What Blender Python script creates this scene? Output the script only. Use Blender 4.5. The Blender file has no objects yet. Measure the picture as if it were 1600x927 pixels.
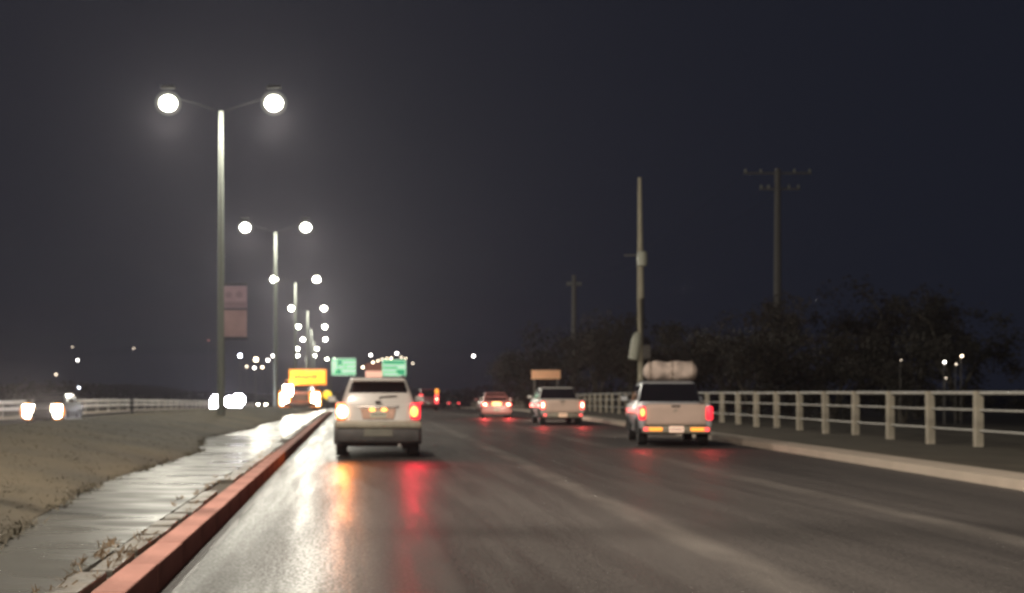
import bpy, bmesh, math, random
from mathutils import Vector, Matrix
R = math.radians
random.seed(7)
S = bpy.context.scene
COL = S.collection

# ------------------------------------------------------------------ camera, world, exposure
FPX, CX, CY, CH = 1850.0, 550.0, 612.0, 1.42       # focal length and vanishing point in photo pixels, eye height
cam = bpy.data.cameras.new('camera')
cam.sensor_width = 36
cam.lens = FPX / 1600 * 36
cam.shift_x = (800 - CX) / 1600
cam.shift_y = (CY - 463.5) / 1600
cam.clip_end = 5000
cam.clip_start = 0.1
cam.dof.use_dof = True
cam.dof.focus_distance = 3.2
cam.dof.aperture_fstop = 4.0
camo = bpy.data.objects.new('camera', cam)
camo.location = (0, 0, CH)
camo.rotation_euler = (R(90), 0, 0)
COL.objects.link(camo)
S.camera = camo

W = bpy.data.worlds.new('World')
S.world = W
W.use_nodes = True
bg = W.node_tree.nodes['Background']
bg.inputs['Color'].default_value = (0.50, 0.59, 1.0, 1)      # even night sky over a lit town
bg.inputs['Strength'].default_value = 0.0165

S.view_settings.view_transform = 'Standard'
S.view_settings.look = 'None'
S.view_settings.exposure = 0
S.view_settings.gamma = 1
S.cycles.use_denoising = True
S.cycles.max_bounces = 6
S.cycles.diffuse_bounces = 2
S.cycles.glossy_bounces = 3
S.cycles.transmission_bounces = 3
S.cycles.volume_bounces = 0
S.cycles.sample_clamp_indirect = 3.0
S.cycles.sample_clamp_direct = 40.0
S.cycles.caustics_reflective = False
S.cycles.caustics_refractive = False
HAZE_DENSITY = 0.00034
LAMP_W = 3200.0

# own car's dipped beams (the photograph is taken from behind its windscreen)
for sx in (-0.65, 0.65):
    l = bpy.data.lights.new('dipped_beam', 'SPOT')
    l.energy = 200
    l.color = (1, 0.74, 0.55)
    l.spot_size = R(58)
    l.spot_blend = 1.0
    l.shadow_soft_size = 0.08
    lo = bpy.data.objects.new('dipped_beam', l)
    lo.location = (sx, 1.2, 0.72)
    lo.rotation_euler = (R(88.2), 0, R(-6))
    COL.objects.link(lo)


# ------------------------------------------------------------------ helpers
def drop(y):
    t = min(y, 700) - 95
    return 0.0135 * 0.5 * (t + math.sqrt(t * t + 1225))
D0 = drop(0)
def gz(y):
    return -(drop(y) - D0)
def X(px, d):
    return (px - CX) * d / FPX
def Z(py, d):
    return CH + (CY - py) * d / FPX
def lerp(a, b, t):
    return a + (b - a) * t
def interp(pts, x):
    if x <= pts[0][0]: return pts[0][1]
    for (a, va), (b, vb) in zip(pts, pts[1:]):
        if x <= b:
            return lerp(va, vb, (x - a) / (b - a))
    return pts[-1][1]

class MB:
    def __init__(s):
        s.v, s.f, s.m = [], [], []
    def add(s, vs, fs, mi=0, mat=None):
        n = len(s.v)
        s.v += [tuple(mat @ Vector(p)) if mat else tuple(p) for p in vs]
        s.f += [tuple(i + n for i in f) for f in fs]
        s.m += [mi] * len(fs)
        return s
    def box(s, c, d, bev=0.0, rot=None, taper=None, mi=0):
        bm = bmesh.new()
        bmesh.ops.create_cube(bm, size=1)
        for v in bm.verts:
            v.co = Vector((v.co.x * d[0], v.co.y * d[1], v.co.z * d[2]))
            if taper and v.co.z > 0:
                v.co.x *= taper[0]; v.co.y *= taper[1]
        if bev > 0:
            bmesh.ops.bevel(bm, geom=list(bm.edges), offset=bev, segments=2, profile=0.5, affect='EDGES')
        M = Matrix.Translation(c)
        if rot: M = M @ rot
        bm.verts.index_update()
        s.add([v.co for v in bm.verts], [[v.index for v in f.verts] for f in bm.faces], mi, M)
        bm.free()
        return s
    def tube(s, pts, rad, n=8, cap=True, mi=0):
        pts = [Vector(p) for p in pts]
        rad = rad if isinstance(rad, (list, tuple)) else [rad] * len(pts)
        vs, fs = [], []
        for i, p in enumerate(pts):
            a = pts[max(i - 1, 0)]; b = pts[min(i + 1, len(pts) - 1)]
            t = (b - a).normalized()
            u = t.cross(Vector((0, 0, 1)))
            if u.length < 1e-3: u = t.cross(Vector((0, 1, 0)))
            u.normalize(); w = t.cross(u)
            for k in range(n):
                an = 2 * math.pi * k / n
                vs.append(p + (u * math.cos(an) + w * math.sin(an)) * rad[i])
        for i in range(len(pts) - 1):
            for k in range(n):
                k2 = (k + 1) % n
                fs.append((i * n + k, i * n + k2, (i + 1) * n + k2, (i + 1) * n + k))
        if cap:
            fs.append(tuple(range(n))[::-1]); fs.append(tuple(range((len(pts) - 1) * n, len(pts) * n)))
        return s.add(vs, fs, mi)
    def lathe(s, prof, n=24, M=None, mi=0):
        vs, fs = [], []
        for (r, z) in prof:
            for k in range(n):
                a = 2 * math.pi * k / n
                vs.append((r * math.cos(a), r * math.sin(a), z))
        for i in range(len(prof) - 1):
            for k in range(n):
                k2 = (k + 1) % n
                fs.append((i * n + k, i * n + k2, (i + 1) * n + k2, (i + 1) * n + k))
        fs.append(tuple(range(n))[::-1]); fs.append(tuple(range((len(prof) - 1) * n, len(prof) * n)))
        return s.add(vs, fs, mi, M)
    def rings(s, rings, cap=True, mi=0):
        n = len(rings[0]); vs = [p for r in rings for p in r]; fs = []
        for i in range(len(rings) - 1):
            for k in range(n):
                k2 = (k + 1) % n
                fs.append((i * n + k, i * n + k2, (i + 1) * n + k2, (i + 1) * n + k))
        if cap:
            fs.append(tuple(range(n))[::-1]); fs.append(tuple(range((len(rings) - 1) * n, len(rings) * n)))
        return s.add(vs, fs, mi)
    def slab(s, q, th, off=0.0, mi=0):
        """quad with thickness: q = four points, pushed out along its normal"""
        q = [Vector(p) for p in q]
        nrm = (q[1] - q[0]).cross(q[3] - q[0]).normalized()
        a = [p + nrm * off for p in q]; b = [p + nrm * (off + th) for p in q]
        c = sum(b, Vector()) / 4
        b = [p + (c - p).normalized() * min(0.012, (c - p).length * .2) for p in b]
        return s.add(a + b, [(3, 2, 1, 0), (4, 5, 6, 7), (0, 1, 5, 4), (1, 2, 6, 5), (2, 3, 7, 6), (3, 0, 4, 7)], mi)
    def ball(s, c, r, nu=16, nv=10, mi=0):
        vs, fs = [], []
        for j in range(1, nv):
            ph = math.pi * j / nv
            for k in range(nu):
                a = 2 * math.pi * k / nu
                vs.append((c[0] + r[0] * math.sin(ph) * math.cos(a), c[1] + r[1] * math.sin(ph) * math.sin(a), c[2] + r[2] * math.cos(ph)))
        for j in range(nv - 2):
            for k in range(nu):
                k2 = (k + 1) % nu
                fs.append((j * nu + k, (j + 1) * nu + k, (j + 1) * nu + k2, j * nu + k2))
        fs.append(tuple(range(nu))); fs.append(tuple(range((nv - 2) * nu, (nv - 1) * nu))[::-1])
        return s.add(vs, fs, mi)
    def build(s, name, mats, parent=None, smooth=False, angle=40):
        me = bpy.data.meshes.new(name)
        me.from_pydata([tuple(v) for v in s.v], [], s.f)
        mats = mats if isinstance(mats, (list, tuple)) else [mats]
        for m in mats: me.materials.append(m)
        if len(mats) > 1: me.polygons.foreach_set('material_index', s.m)
        bm = bmesh.new(); bm.from_mesh(me)
        bmesh.ops.recalc_face_normals(bm, faces=bm.faces)
        bm.to_mesh(me); bm.free()
        if smooth:
            me.polygons.foreach_set('use_smooth', [True] * len(me.polygons))
            me.set_sharp_from_angle(angle=R(angle))
        me.update()
        o = bpy.data.objects.new(name, me)
        COL.objects.link(o)
        if parent: o.parent = parent
        return o

def tag(o, label=None, cat=None, group=None, kind=None):
    if label: o['label'] = label
    if cat: o['category'] = cat
    if group: o['group'] = group
    if kind: o['kind'] = kind
    return o
def thing(name, label, cat, loc=(0, 0, 0), rz=0, group=None):
    o = bpy.data.objects.new(name, None)
    o.empty_display_size = 0.3
    COL.objects.link(o)
    o.location = loc; o.rotation_euler = (0, 0, rz)
    return tag(o, label, cat, group)
def copy_tree(o, parent=None):
    c = o.copy(); COL.objects.link(c)
    if parent:
        c.parent = parent
    for ch in o.children: copy_tree(ch, c)
    return c

# ------------------------------------------------------------------ materials
def mat(name, col, rough=0.6, var=0.15, scale=6.0, metal=0.0, bump=0.0, spec=0.5, coat=0.0, stretch=None, rvar=0.0, col2=None):
    m = bpy.data.materials.new(name); m.use_nodes = True
    nt = m.node_tree; N = nt.nodes; L = nt.links; b = N['Principled BSDF']
    tc = N.new('ShaderNodeTexCoord'); mp = N.new('ShaderNodeMapping')
    L.new(tc.outputs['Object'], mp.inputs['Vector'])
    if stretch: mp.inputs['Scale'].default_value = stretch
    nz = N.new('ShaderNodeTexNoise'); nz.inputs['Scale'].default_value = scale; nz.inputs['Detail'].default_value = 5
    L.new(mp.outputs['Vector'], nz.inputs['Vector'])
    mr = N.new('ShaderNodeMapRange'); mr.inputs['From Min'].default_value = .3; mr.inputs['From Max'].default_value = .90
    L.new(nz.outputs['Fac'], mr.inputs['Value'])
    mx = N.new('ShaderNodeMix'); mx.data_type = 'RGBA'
    c1 = [c * (1 - var) for c in col]; c2 = list(col2) if col2 else [min(1, c * (1 + var)) for c in col]
    mx.inputs['A'].default_value = (*c1, 1); mx.inputs['B'].default_value = (*c2, 1)
    L.new(mr.outputs['Result'], mx.inputs['Factor']); L.new(mx.outputs['Result'], b.inputs['Base Color'])
    b.inputs['Roughness'].default_value = rough; b.inputs['Metallic'].default_value = metal
    b.inputs['Specular IOR Level'].default_value = spec
    b.inputs['Coat Weight'].default_value = coat; b.inputs['Coat Roughness'].default_value = 0.06
    if rvar:
        m2 = N.new('ShaderNodeMapRange'); m2.inputs['From Min'].default_value = .3; m2.inputs['From Max'].default_value = .7
        m2.inputs['To Min'].default_value = max(.04, rough - rvar); m2.inputs['To Max'].default_value = rough + rvar
        L.new(nz.outputs['Fac'], m2.inputs['Value']); L.new(m2.outputs['Result'], b.inputs['Roughness'])
    if bump:
        bp = N.new('ShaderNodeBump'); bp.inputs['Strength'].default_value = bump; bp.inputs['Distance'].default_value = 0.02
        n2 = N.new('ShaderNodeTexNoise'); n2.inputs['Scale'].default_value = scale * 4; n2.inputs['Detail'].default_value = 4
        L.new(mp.outputs['Vector'], n2.inputs['Vector'])
        L.new(n2.outputs['Fac'], bp.inputs['Height']); L.new(bp.outputs['Normal'], b.inputs['Normal'])
    return m

def glow(name, col, strength, sample=False, base=(.6, .6, .6)):
    m = bpy.data.materials.new(name); m.use_nodes = True
    b = m.node_tree.nodes['Principled BSDF']
    b.inputs['Base Color'].default_value = (*base, 1); b.inputs['Roughness'].default_value = .3
    b.inputs['Emission Color'].default_value = (*col, 1); b.inputs['Emission Strength'].default_value = strength
    m.cycles.emission_sampling = 'AUTO' if sample else 'NONE'
    return m

M = {}
def asphalt():
    m = bpy.data.materials.new('wet_asphalt'); m.use_nodes = True
    nt = m.node_tree; N = nt.nodes; L = nt.links; b = N['Principled BSDF']
    geo = N.new('ShaderNodeNewGeometry'); sep = N.new('ShaderNodeSeparateXYZ')
    L.new(geo.outputs['Position'], sep.inputs[0])
    def noise(sc, st=(1, 1, 1), det=5):
        mp = N.new('ShaderNodeMapping'); mp.inputs['Scale'].default_value = st
        L.new(geo.outputs['Position'], mp.inputs['Vector'])
        n = N.new('ShaderNodeTexNoise'); n.inputs['Scale'].default_value = sc; n.inputs['Detail'].default_value = det
        L.new(mp.outputs['Vector'], n.inputs['Vector']); return n.outputs['Fac']
    def rng(v, a, b_, c, d):
        r = N.new('ShaderNodeMapRange'); r.interpolation_type = 'SMOOTHSTEP'
        for k, x in zip(('From Min', 'From Max', 'To Min', 'To Max'), (a, b_, c, d)): r.inputs[k].default_value = x
        L.new(v, r.inputs['Value']); return r.outputs['Result']
    def math_(op, a, b_):
        q = N.new('ShaderNodeMath'); q.operation = op
        for i, x in enumerate((a, b_)):
            if isinstance(x, (int, float)): q.inputs[i].default_value = x
            else: L.new(x, q.inputs[i])
        return q.outputs[0]
    big = noise(.35, (1, .18, 1)); mid = noise(1.6, (1, .3, 1)); fine = noise(38, (1, .6, 1), 4); streak = noise(3.2, (1, .05, 1), 4)
    mx = N.new('ShaderNodeMix'); mx.data_type = 'RGBA'
    mx.inputs['A'].default_value = (.056, .052, .050, 1); mx.inputs['B'].default_value = (.112, .102, .096, 1)
    f = math_('ADD', math_('MULTIPLY', big, .55), math_('ADD', math_('MULTIPLY', streak, .3), math_('MULTIPLY', fine, .55)))
    L.new(rng(f, .5, .9, 0, 1), mx.inputs['Factor'])
    # two worn lane lines, their paint almost gone
    lx = math_('SUBTRACT', sep.outputs['X'], math_('MULTIPLY', sep.outputs['Y'], .012))
    d1 = math_('ABSOLUTE', math_('SUBTRACT', lx, 3.1), 0); d2 = math_('ABSOLUTE', math_('SUBTRACT', lx, 6.25), 0)
    worn = math_('MULTIPLY', rng(math_('MINIMUM', d1, d2), .05, .32, 1, 0), rng(mid, .35, .62, .1, .5))
    m2 = N.new('ShaderNodeMix'); m2.data_type = 'RGBA'; m2.inputs['B'].default_value = (.22, .20, .18, 1)
    L.new(worn, m2.inputs['Factor']); L.new(mx.outputs['Result'], m2.inputs['A'])
    # wetter (darker, glossier) beside the kerb, drying towards the middle lanes
    wet = rng(math_('ADD', sep.outputs['X'], math_('MULTIPLY', mid, 1.2)), .4, 3.6, 0, 1)
    m3 = N.new('ShaderNodeMix'); m3.data_type = 'RGBA'; m3.blend_type = 'MULTIPLY'; m3.inputs['B'].default_value = (.42, .43, .43, 1)
    L.new(math_('SUBTRACT', 1, wet), m3.inputs['Factor']); L.new(m2.outputs['Result'], m3.inputs['A'])
    L.new(m3.outputs['Result'], b.inputs['Base Color'])
    rr = math_('ADD', math_('ADD', rng(streak, .35, .65, .36, .48), math_('MULTIPLY', wet, .15)), rng(fine, .35, .65, -.08, .08))
    L.new(rr, b.inputs['Roughness'])
    sp = rng(wet, 0, 1, .035, .10)
    L.new(sp, b.inputs['Specular IOR Level'])
    bp = N.new('ShaderNodeBump'); bp.inputs['Strength'].default_value = .5; bp.inputs['Distance'].default_value = .004
    L.new(fine, bp.inputs['Height'])
    L.new(bp.outputs['Normal'], b.inputs['Normal'])
    return m
M['asphalt'] = asphalt()

def wet_walk():
    m = bpy.data.materials.new('wet_concrete'); m.use_nodes = True
    nt = m.node_tree; N = nt.nodes; L = nt.links; b = N['Principled BSDF']
    geo = N.new('ShaderNodeNewGeometry')
    mp = N.new('ShaderNodeMapping'); mp.inputs['Scale'].default_value = (.4, .9, 1); L.new(geo.outputs['Position'], mp.inputs['Vector'])
    n = N.new('ShaderNodeTexNoise'); n.inputs['Scale'].default_value = 1.3; n.inputs['Detail'].default_value = 4; L.new(mp.outputs['Vector'], n.inputs['Vector'])
    cr = N.new('ShaderNodeValToRGB')
    cr.color_ramp.elements[0].position = .35; cr.color_ramp.elements[0].color = (.03, .028, .026, 1)
    cr.color_ramp.elements[1].position = .7; cr.color_ramp.elements[1].color = (.13, .13, .115, 1)
    L.new(n.outputs['Fac'], cr.inputs['Fac']); L.new(cr.outputs['Color'], b.inputs['Base Color'])
    r = N.new('ShaderNodeMapRange'); r.inputs['From Min'].default_value = .38; r.inputs['From Max'].default_value = .62
    r.inputs['To Min'].default_value = .46; r.inputs['To Max'].default_value = .22
    L.new(n.outputs['Fac'], r.inputs['Value']); L.new(r.outputs['Result'], b.inputs['Roughness'])
    r2 = N.new('ShaderNodeMapRange'); r2.inputs['From Min'].default_value = .38; r2.inputs['From Max'].default_value = .62
    r2.inputs['To Min'].default_value = .10; r2.inputs['To Max'].default_value = .9
    L.new(n.outputs['Fac'], r2.inputs['Value']); L.new(r2.outputs['Result'], b.inputs['Specular IOR Level'])
    n2 = N.new('ShaderNodeTexNoise'); n2.inputs['Scale'].default_value = 3.5; n2.inputs['Detail'].default_value = 3; L.new(mp.outputs['Vector'], n2.inputs['Vector'])
    bp = N.new('ShaderNodeBump'); bp.inputs['Strength'].default_value = .3; bp.inputs['Distance'].default_value = .015
    L.new(n2.outputs['Fac'], bp.inputs['Height']); L.new(bp.outputs['Normal'], b.inputs['Normal'])
    return m
M['walk'] = wet_walk()
M['kerb_red'] = mat('red_kerb_paint', (.27, .13, .105), .8, .2, 2.6, bump=.6, spec=.15, col2=(.50, .245, .20), stretch=(1, .5, 1))
M['edging'] = mat('worn_edging', (.11, .095, .075), .5, .5, 4.0, bump=.5, rvar=.15)
M['gutter'] = mat('dark_gutter', (.03, .026, .025), .5, .4, 3.0, bump=.3)
M['grass_soil'] = mat('grass_soil', (.036, .030, .017), .9, .3, .45, bump=.35, col2=(.098, .074, .038))
M['soil'] = mat('dark_soil', (.07, .06, .045), .9, .4, .5, bump=.6)
M['verge'] = mat('dry_verge', (.10, .085, .06), .9, .4, 1.0, bump=.6)
M['concrete_edge'] = mat('pale_concrete', (.52, .44, .36), .75, .14, 1.6, bump=.3)
M['post'] = mat('fence_concrete', (.50, .45, .36), .8, .34, 2.4, bump=.4)
M['rail'] = mat('fence_rail', (.52, .50, .46), .45, .15, 3.0, metal=.2)
M['rail_far'] = mat('barrier_rail', (.62, .56, .52), .35, .15, 3.0)
M['steel'] = mat('galvanised_steel', (.15, .165, .145), .6, .12, 8.0, metal=.0)
M['dark_steel'] = mat('dark_steel', (.05, .05, .055), .5, .2, 8.0, metal=.5)
M['arm'] = mat('black_arm', (.004, .004, .004), .95, .1, 8.0, spec=.1)
M['banner'] = mat('mauve_banner', (.46, .34, .41), .8, .15, 2.0)
M['banner_low'] = mat('buff_banner', (.44, .31, .33), .8, .15, 2.0)
M['banner_mark'] = mat('banner_print', (.33, .25, .30), .8, .15, 2.0)
M['wood'] = mat('weathered_pole', (.40, .36, .27), .85, .25, 4.0, bump=.4, stretch=(4, 4, .4))
M['wood_dim'] = mat('grey_pole', (.16, .15, .14), .85, .25, 4.0, stretch=(4, 4, .4))
M['can'] = mat('transformer_paint', (.42, .42, .34), .5, .1, 6.0)
M['can_dark'] = mat('dark_cabinet', (.10, .09, .08), .6, .1, 6.0)
M['bark'] = mat('bark', (.10, .085, .065), .9, .3, 9.0, bump=.6)
M['leaf'] = mat('leaf_dull', (.040, .034, .025), .7, .45, .8)
M['leaf_b'] = mat('leaf_brown', (.047, .036, .027), .7, .45, .8)
M['blade'] = mat('grass_blade', (.058, .047, .025), .75, .3, .5, col2=(.098, .08, .042))
M['dry'] = mat('dry_weed', (.22, .14, .07), .8, .35, 8.0)
M['white'] = mat('white_paint', (.50, .47, .44), .3, .05, 3.0, coat=.6)
M['beige'] = mat('cream_paint', (.66, .50, .42), .6, .08, 3.0, spec=.2, coat=.0)
M['silver'] = mat('silver_paint', (.55, .56, .58), .28, .05, 3.0, metal=.4, coat=.6)
M['red'] = mat('red_lit_paint', (.55, .22, .20), .3, .08, 3.0, coat=.6)  # pale saloon body, the red of its tail lights put into the colour
M['dark_red'] = mat('dark_red_paint', (.20, .02, .03), .35, .08, 3.0, coat=.5)
M['orange_cab'] = mat('orange_brown_paint', (.24, .085, .055), .4, .12, 3.0, coat=.3)
M['grey_paint'] = mat('grey_paint', (.04, .04, .045), .6, .05, 3.0, spec=.2, coat=.0)
M['glass'] = mat('dark_glass', (.012, .012, .016), .06, .2, 3.0, spec=.6)
M['plastic'] = mat('black_plastic', (.022, .021, .022), .55, .25, 12.0)
M['trim'] = mat('grimy_bumper', (.30, .27, .21), .5, .25, 5.0)
M['skirt'] = mat('grimy_skirt', (.05, .046, .045), .6, .4, 7.0)
M['recess'] = mat('orange_lit_recess', (.50, .30, .22), .4, .3, 9.0)  # orange lamp light on the plate recess put into its colour
M['tow'] = mat('tow_panel_grey', (.13, .125, .10), .5, .2, 5.0)
M['rubber'] = mat('tyre_rubber', (.018, .018, .018), .8, .2, 20.0, bump=.3)
M['rim'] = mat('alloy_rim', (.45, .45, .46), .3, .1, 6.0, metal=.8)
M['chrome'] = mat('chrome', (.6, .6, .6), .15, .05, 6.0, metal=1)
M['plate'] = mat('number_plate', (.55, .52, .40), .5, .08, 10.0)
M['plate_ink'] = mat('plate_ink', (.10, .10, .10), .5, .1, 10.0)
M['tarp'] = mat('cream_tarpaulin', (.72, .58, .50), .75, .3, 5.0, bump=.8)
M['rope'] = mat('rope', (.22, .15, .10), .9, .2, 30.0)
M['sign_orange'] = mat('orange_sign_face', (.88, .47, .26), .5, .08, 3.0)
M['sign_back'] = mat('brown_sign_face', (.45, .16, .10), .6, .1, 3.0)
M['sign_pink'] = mat('pale_orange_band', (.85, .50, .38), .6, .1, 3.0)
M['lamp_lens'] = glow('street_lamp_lens', (1, .98, .82), 40)
M['far_lens'] = glow('far_lamp_lens', (1, .93, .86), 14)
M['far_lens_warm'] = glow('far_warm_lens', (1, .80, .55), 11)
M['far_dim'] = glow('far_dim_lens', (1, .82, .62), 4)
M['far_lens_red'] = glow('far_red_lens', (1, .35, .25), 2)
M['far_lens_blue'] = glow('far_cool_lens', (.80, .86, 1), 22)
M['head'] = glow('headlight_glow', (1, .88, .68), 60)
M['head_cool'] = glow('cool_headlight_glow', (.93, .91, 1), 70)
M['head_off'] = mat('unlit_lens', (.5, .5, .5), .1, .05, 4, coat=.8)
M['tail_hot'] = glow('orange_tail_glow', (1, .22, .05), 2.6, True, (.6, .1, .05))
M['tail_red'] = glow('red_tail_glow', (1, .03, .05), 1.6, True, (.5, .02, .02))
M['tail_core'] = glow('yellow_lamp_core', (1, .42, .10), 3, True, (.6, .3, .05))
M['tail_pink'] = glow('bright_brake_glow', (1, .07, .08), 2.2, True, (.6, .1, .05))
M['brake_white'] = glow('white_hot_brake_glow', (1, .60, .34), 9, True, (.6, .3, .2))
M['amber'] = glow('amber_glow', (1, .34, .04), 1.6, True, (.6, .3, .05))
M['amber_rim'] = glow('amber_rim_glow', (1, .30, .10), .75, False, (.6, .3, .05))
M['amber_disc'] = glow('yellow_disc_glow', (1, .70, .02), 1.1, False, (.6, .4, .02))
M['plate_lit'] = glow('lit_plate', (1, .60, .42), .8, False, (.7, .6, .5))
M['plate_warm'] = glow('warm_lit_plate', (1, .45, .2), .55, False, (.7, .6, .5))
M['yellow_box'] = glow('yellow_light_box', (1, .56, .02), 1.05, False, (.8, .5, .03))
M['orange_box'] = glow('orange_light_box_rim', (1, .20, .01), .8, False, (.7, .3, .03))
M['yellow_ink'] = glow('box_ink', (.55, .18, .03), .7, False, (.3, .1, .03))
M['green_glow'] = glow('green_sign_lit', (.05, .58, .27), .62, False, (.02, .3, .14))  # green sign faces carry their own glow in place of light falling on them
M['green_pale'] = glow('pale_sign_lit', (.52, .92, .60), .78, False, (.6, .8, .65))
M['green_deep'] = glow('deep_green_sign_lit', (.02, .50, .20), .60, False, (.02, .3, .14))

# ------------------------------------------------------------------ setting
YS = [-30, -20, -12, -6] + [i * 1.0 for i in range(-2, 60)] + [60 + 3 * i for i in range(50)] + [215 + 15 * i for i in range(33)] + [720, 800]
def ribbon(name, xl, xr, z, m, ys=YS, nx=1, zf=None, kind='structure', parent=None, skirt=None, smooth=True):
    b = MB(); vs = []; fs = []
    for y in ys:
        a, c = xl(y), xr(y)
        for i in range(nx + 1):
            u = i / nx
            vs.append((lerp(a, c, u), y, gz(y) + z + (zf(lerp(a, c, u), y, u) if zf else 0)))
    w = nx + 1
    for j in range(len(ys) - 1):
        for i in range(nx):
            fs.append((j * w + i, j * w + i + 1, (j + 1) * w + i + 1, (j + 1) * w + i))
    b.add(vs, fs)
    if skirt:
        for side in (0, nx):
            n = len(ys)
            vv = [vs[j * w + side] for j in range(n)] + [(vs[j * w + side][0], ys[j], gz(ys[j]) + skirt) for j in range(n)]
            b.add(vv, [(j, j + 1, n + j + 1, n + j) for j in range(n - 1)])
        for j in (0, len(ys) - 1):
            vv = [vs[j * w + i] for i in range(w)] + [(vs[j * w + i][0], ys[j], gz(ys[j]) + skirt) for i in range(w)]
            b.add(vv, [(i, i + 1, w + i + 1, w + i) for i in range(nx)])
    o = b.build(name, m, parent, smooth)
    if kind: o['kind'] = kind
    return o
def rk(y):      # right kerb line
    return 8.75 + .0541 * y
# ground sheet
ribbon('ground', lambda y: -820, lambda y: 820, -.30, M['soil'], nx=40)
ribbon('road', lambda y: -18.4, lambda y: rk(y) + .02, 0, M['asphalt'], nx=12)
ribbon('right_verge', lambda y: rk(y) + .75, lambda y: rk(y) + 60, .10, M['verge'], nx=16,
       zf=lambda x, y, u: -.09 * min(1, u * 14) + .05 * math.sin(x * 1.3 + y * .7) * min(1, u * 10) - 1.2 * max(0, u - .12))
ribbon('left_verge', lambda y: -90, lambda y: -18.4, .06, M['verge'], nx=8, skirt=-.3)
# right kerb and its pale strip, in cast lengths
rkerb = ribbon('right_kerb', lambda y: rk(y), lambda y: rk(y) + .78, .15, M['concrete_edge'], ys=[y for y in YS if y < 420], nx=2, skirt=-.2, smooth=False)

MED_END = 84
WL = [(-30, -2.5), (6, -2.6), (8.5, -2.75), (10, -2.9), (13, -3.2), (16.4, -3.38), (21, -3.2), (24.3, -3.12), (26, -3.36), (31.8, -3.95), (33.5, -3.75), (40, -3.25), (42.5, -3.52), (44.5, -3.5),
      (50, -3.2), (55, -3.2), (61, -3.5), (66, -3.2), (75, -2.6), (MED_END, -2.0)]
def wl(y): return interp(WL, y) + .02 * math.sin(y * 2.1) * (1 if y > 4 else 0)
ysm = [y for y in [-30, -20, -12, -6] + [i * .5 for i in range(-4, 168)] if y <= MED_END] + [MED_END]
ysm = sorted(set(ysm))
ribbon('walkway', lambda y: wl(y) - .35, lambda y: -1.84, .20, M['walk'], ys=ysm, nx=4, skirt=-.1)
ML = [(-30, -11.4), (50, -11.4), (62, -9.6), (74, -6.2), (MED_END, -4.2)]
def mound(x, y, u):
    h = .42 * math.sin(math.pi * min(1, max(0, u))) ** .8
    h *= min(1, max(.15, (MED_END - y) / 14))
    edge = -.20 * max(0, 1 - u / .06)
    return h + edge + .012 * math.sin(x * 5 + y * 3) * (1 if .08 < u < .95 else 0)
ribbon('median_grass', lambda y: interp(ML, y), lambda y: wl(y), .208, M['grass_soil'], ys=ysm, nx=24, zf=mound, skirt=-.1)
# the median after the gap, carrying the rest of the lamp row
ML2 = [(100, -5.6), (106, -9.0), (260, -10.5), (420, -11)]
ribbon('far_median', lambda y: interp(ML2, y), lambda y: -5.0 + min(1, (y - 100) / 6) * 1.6, .2, M['grass_soil'], ys=[100, 102, 104, 106] + list(range(110, 420, 6)), nx=4, skirt=-.1)
# red painted kerb, laid in metre-long stones
kroot = ribbon('red_kerb', lambda y: -1.585, lambda y: -1.385, .10, M['kerb_red'], ys=ysm)
y = -6.0; kmesh = None
while y < MED_END - 1:
    if kmesh is None:
        o = MB().box((0, .6, 0), (.215, 1.192, .30), .012).build('kerb_stone', M['kerb_red'], kroot); kmesh = o
    else:
        o = kmesh.copy(); COL.objects.link(o)
    o.location = (-1.4825 + random.uniform(-.002, .002), y, gz(y) + .055 + random.uniform(-.002, .002))
    o.rotation_euler = (math.atan2(gz(y + 1.2) - gz(y), 1.2), random.uniform(-.004, .004), random.uniform(-.002, .002))
    y += 1.2
ribbon('gutter', lambda y: -1.372, lambda y: -1.25 + .025 * math.sin(y * 1.7) + .02 * math.sin(y * 4.1), .004, M['gutter'], ys=ysm)
# broken edging stones between kerb and walkway
eb = ribbon('edging', lambda y: -1.86, lambda y: -1.588, .165, M['soil'], ys=ysm)
y = 3.0
while y < 60:
    L_ = random.uniform(.45, 1.1)
    if random.random() < .82:
        b = MB().box((random.uniform(-.015, .015), 0, 0), (.20 * random.uniform(.8, 1.1), L_ * .92, .07), .012, Matrix.Rotation(random.uniform(-.03, .03), 4, 'Z') @ Matrix.Rotation(random.uniform(-.04, .04), 4, 'Y'))
        o = b.build('edging_stone', M['edging'], eb)
        o.location = (-1.72, y + L_ / 2, gz(y) + .178 + random.uniform(-.006, .012))
    y += L_ + random.uniform(.01, .10)
# far rise behind everything
hb = MB(); vs = []; fs = []
hx = [-760 + 20 * i for i in range(77)]
def hill_h(x):
    return 7 + 7 * math.exp(-((x + 190) / 120) ** 2) + 4 * math.exp(-((x - 330) / 120) ** 2) + 1.2 * math.sin(x * .031) + .8 * math.sin(x * .083)
for yy, s_ in ((640, 0), (690, .7), (740, 1), (790, .8)):
    for x in hx: vs.append((x, yy, gz(yy) - .4 + hill_h(x) * s_))
w = len(hx)
fs = [(j * w + i, j * w + i + 1, (j + 1) * w + i + 1, (j + 1) * w + i) for j in range(3) for i in range(w - 1)]
h = hb.add(vs, fs).build('hills', M['soil'], None, True, 180); h['kind'] = 'structure'

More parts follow.
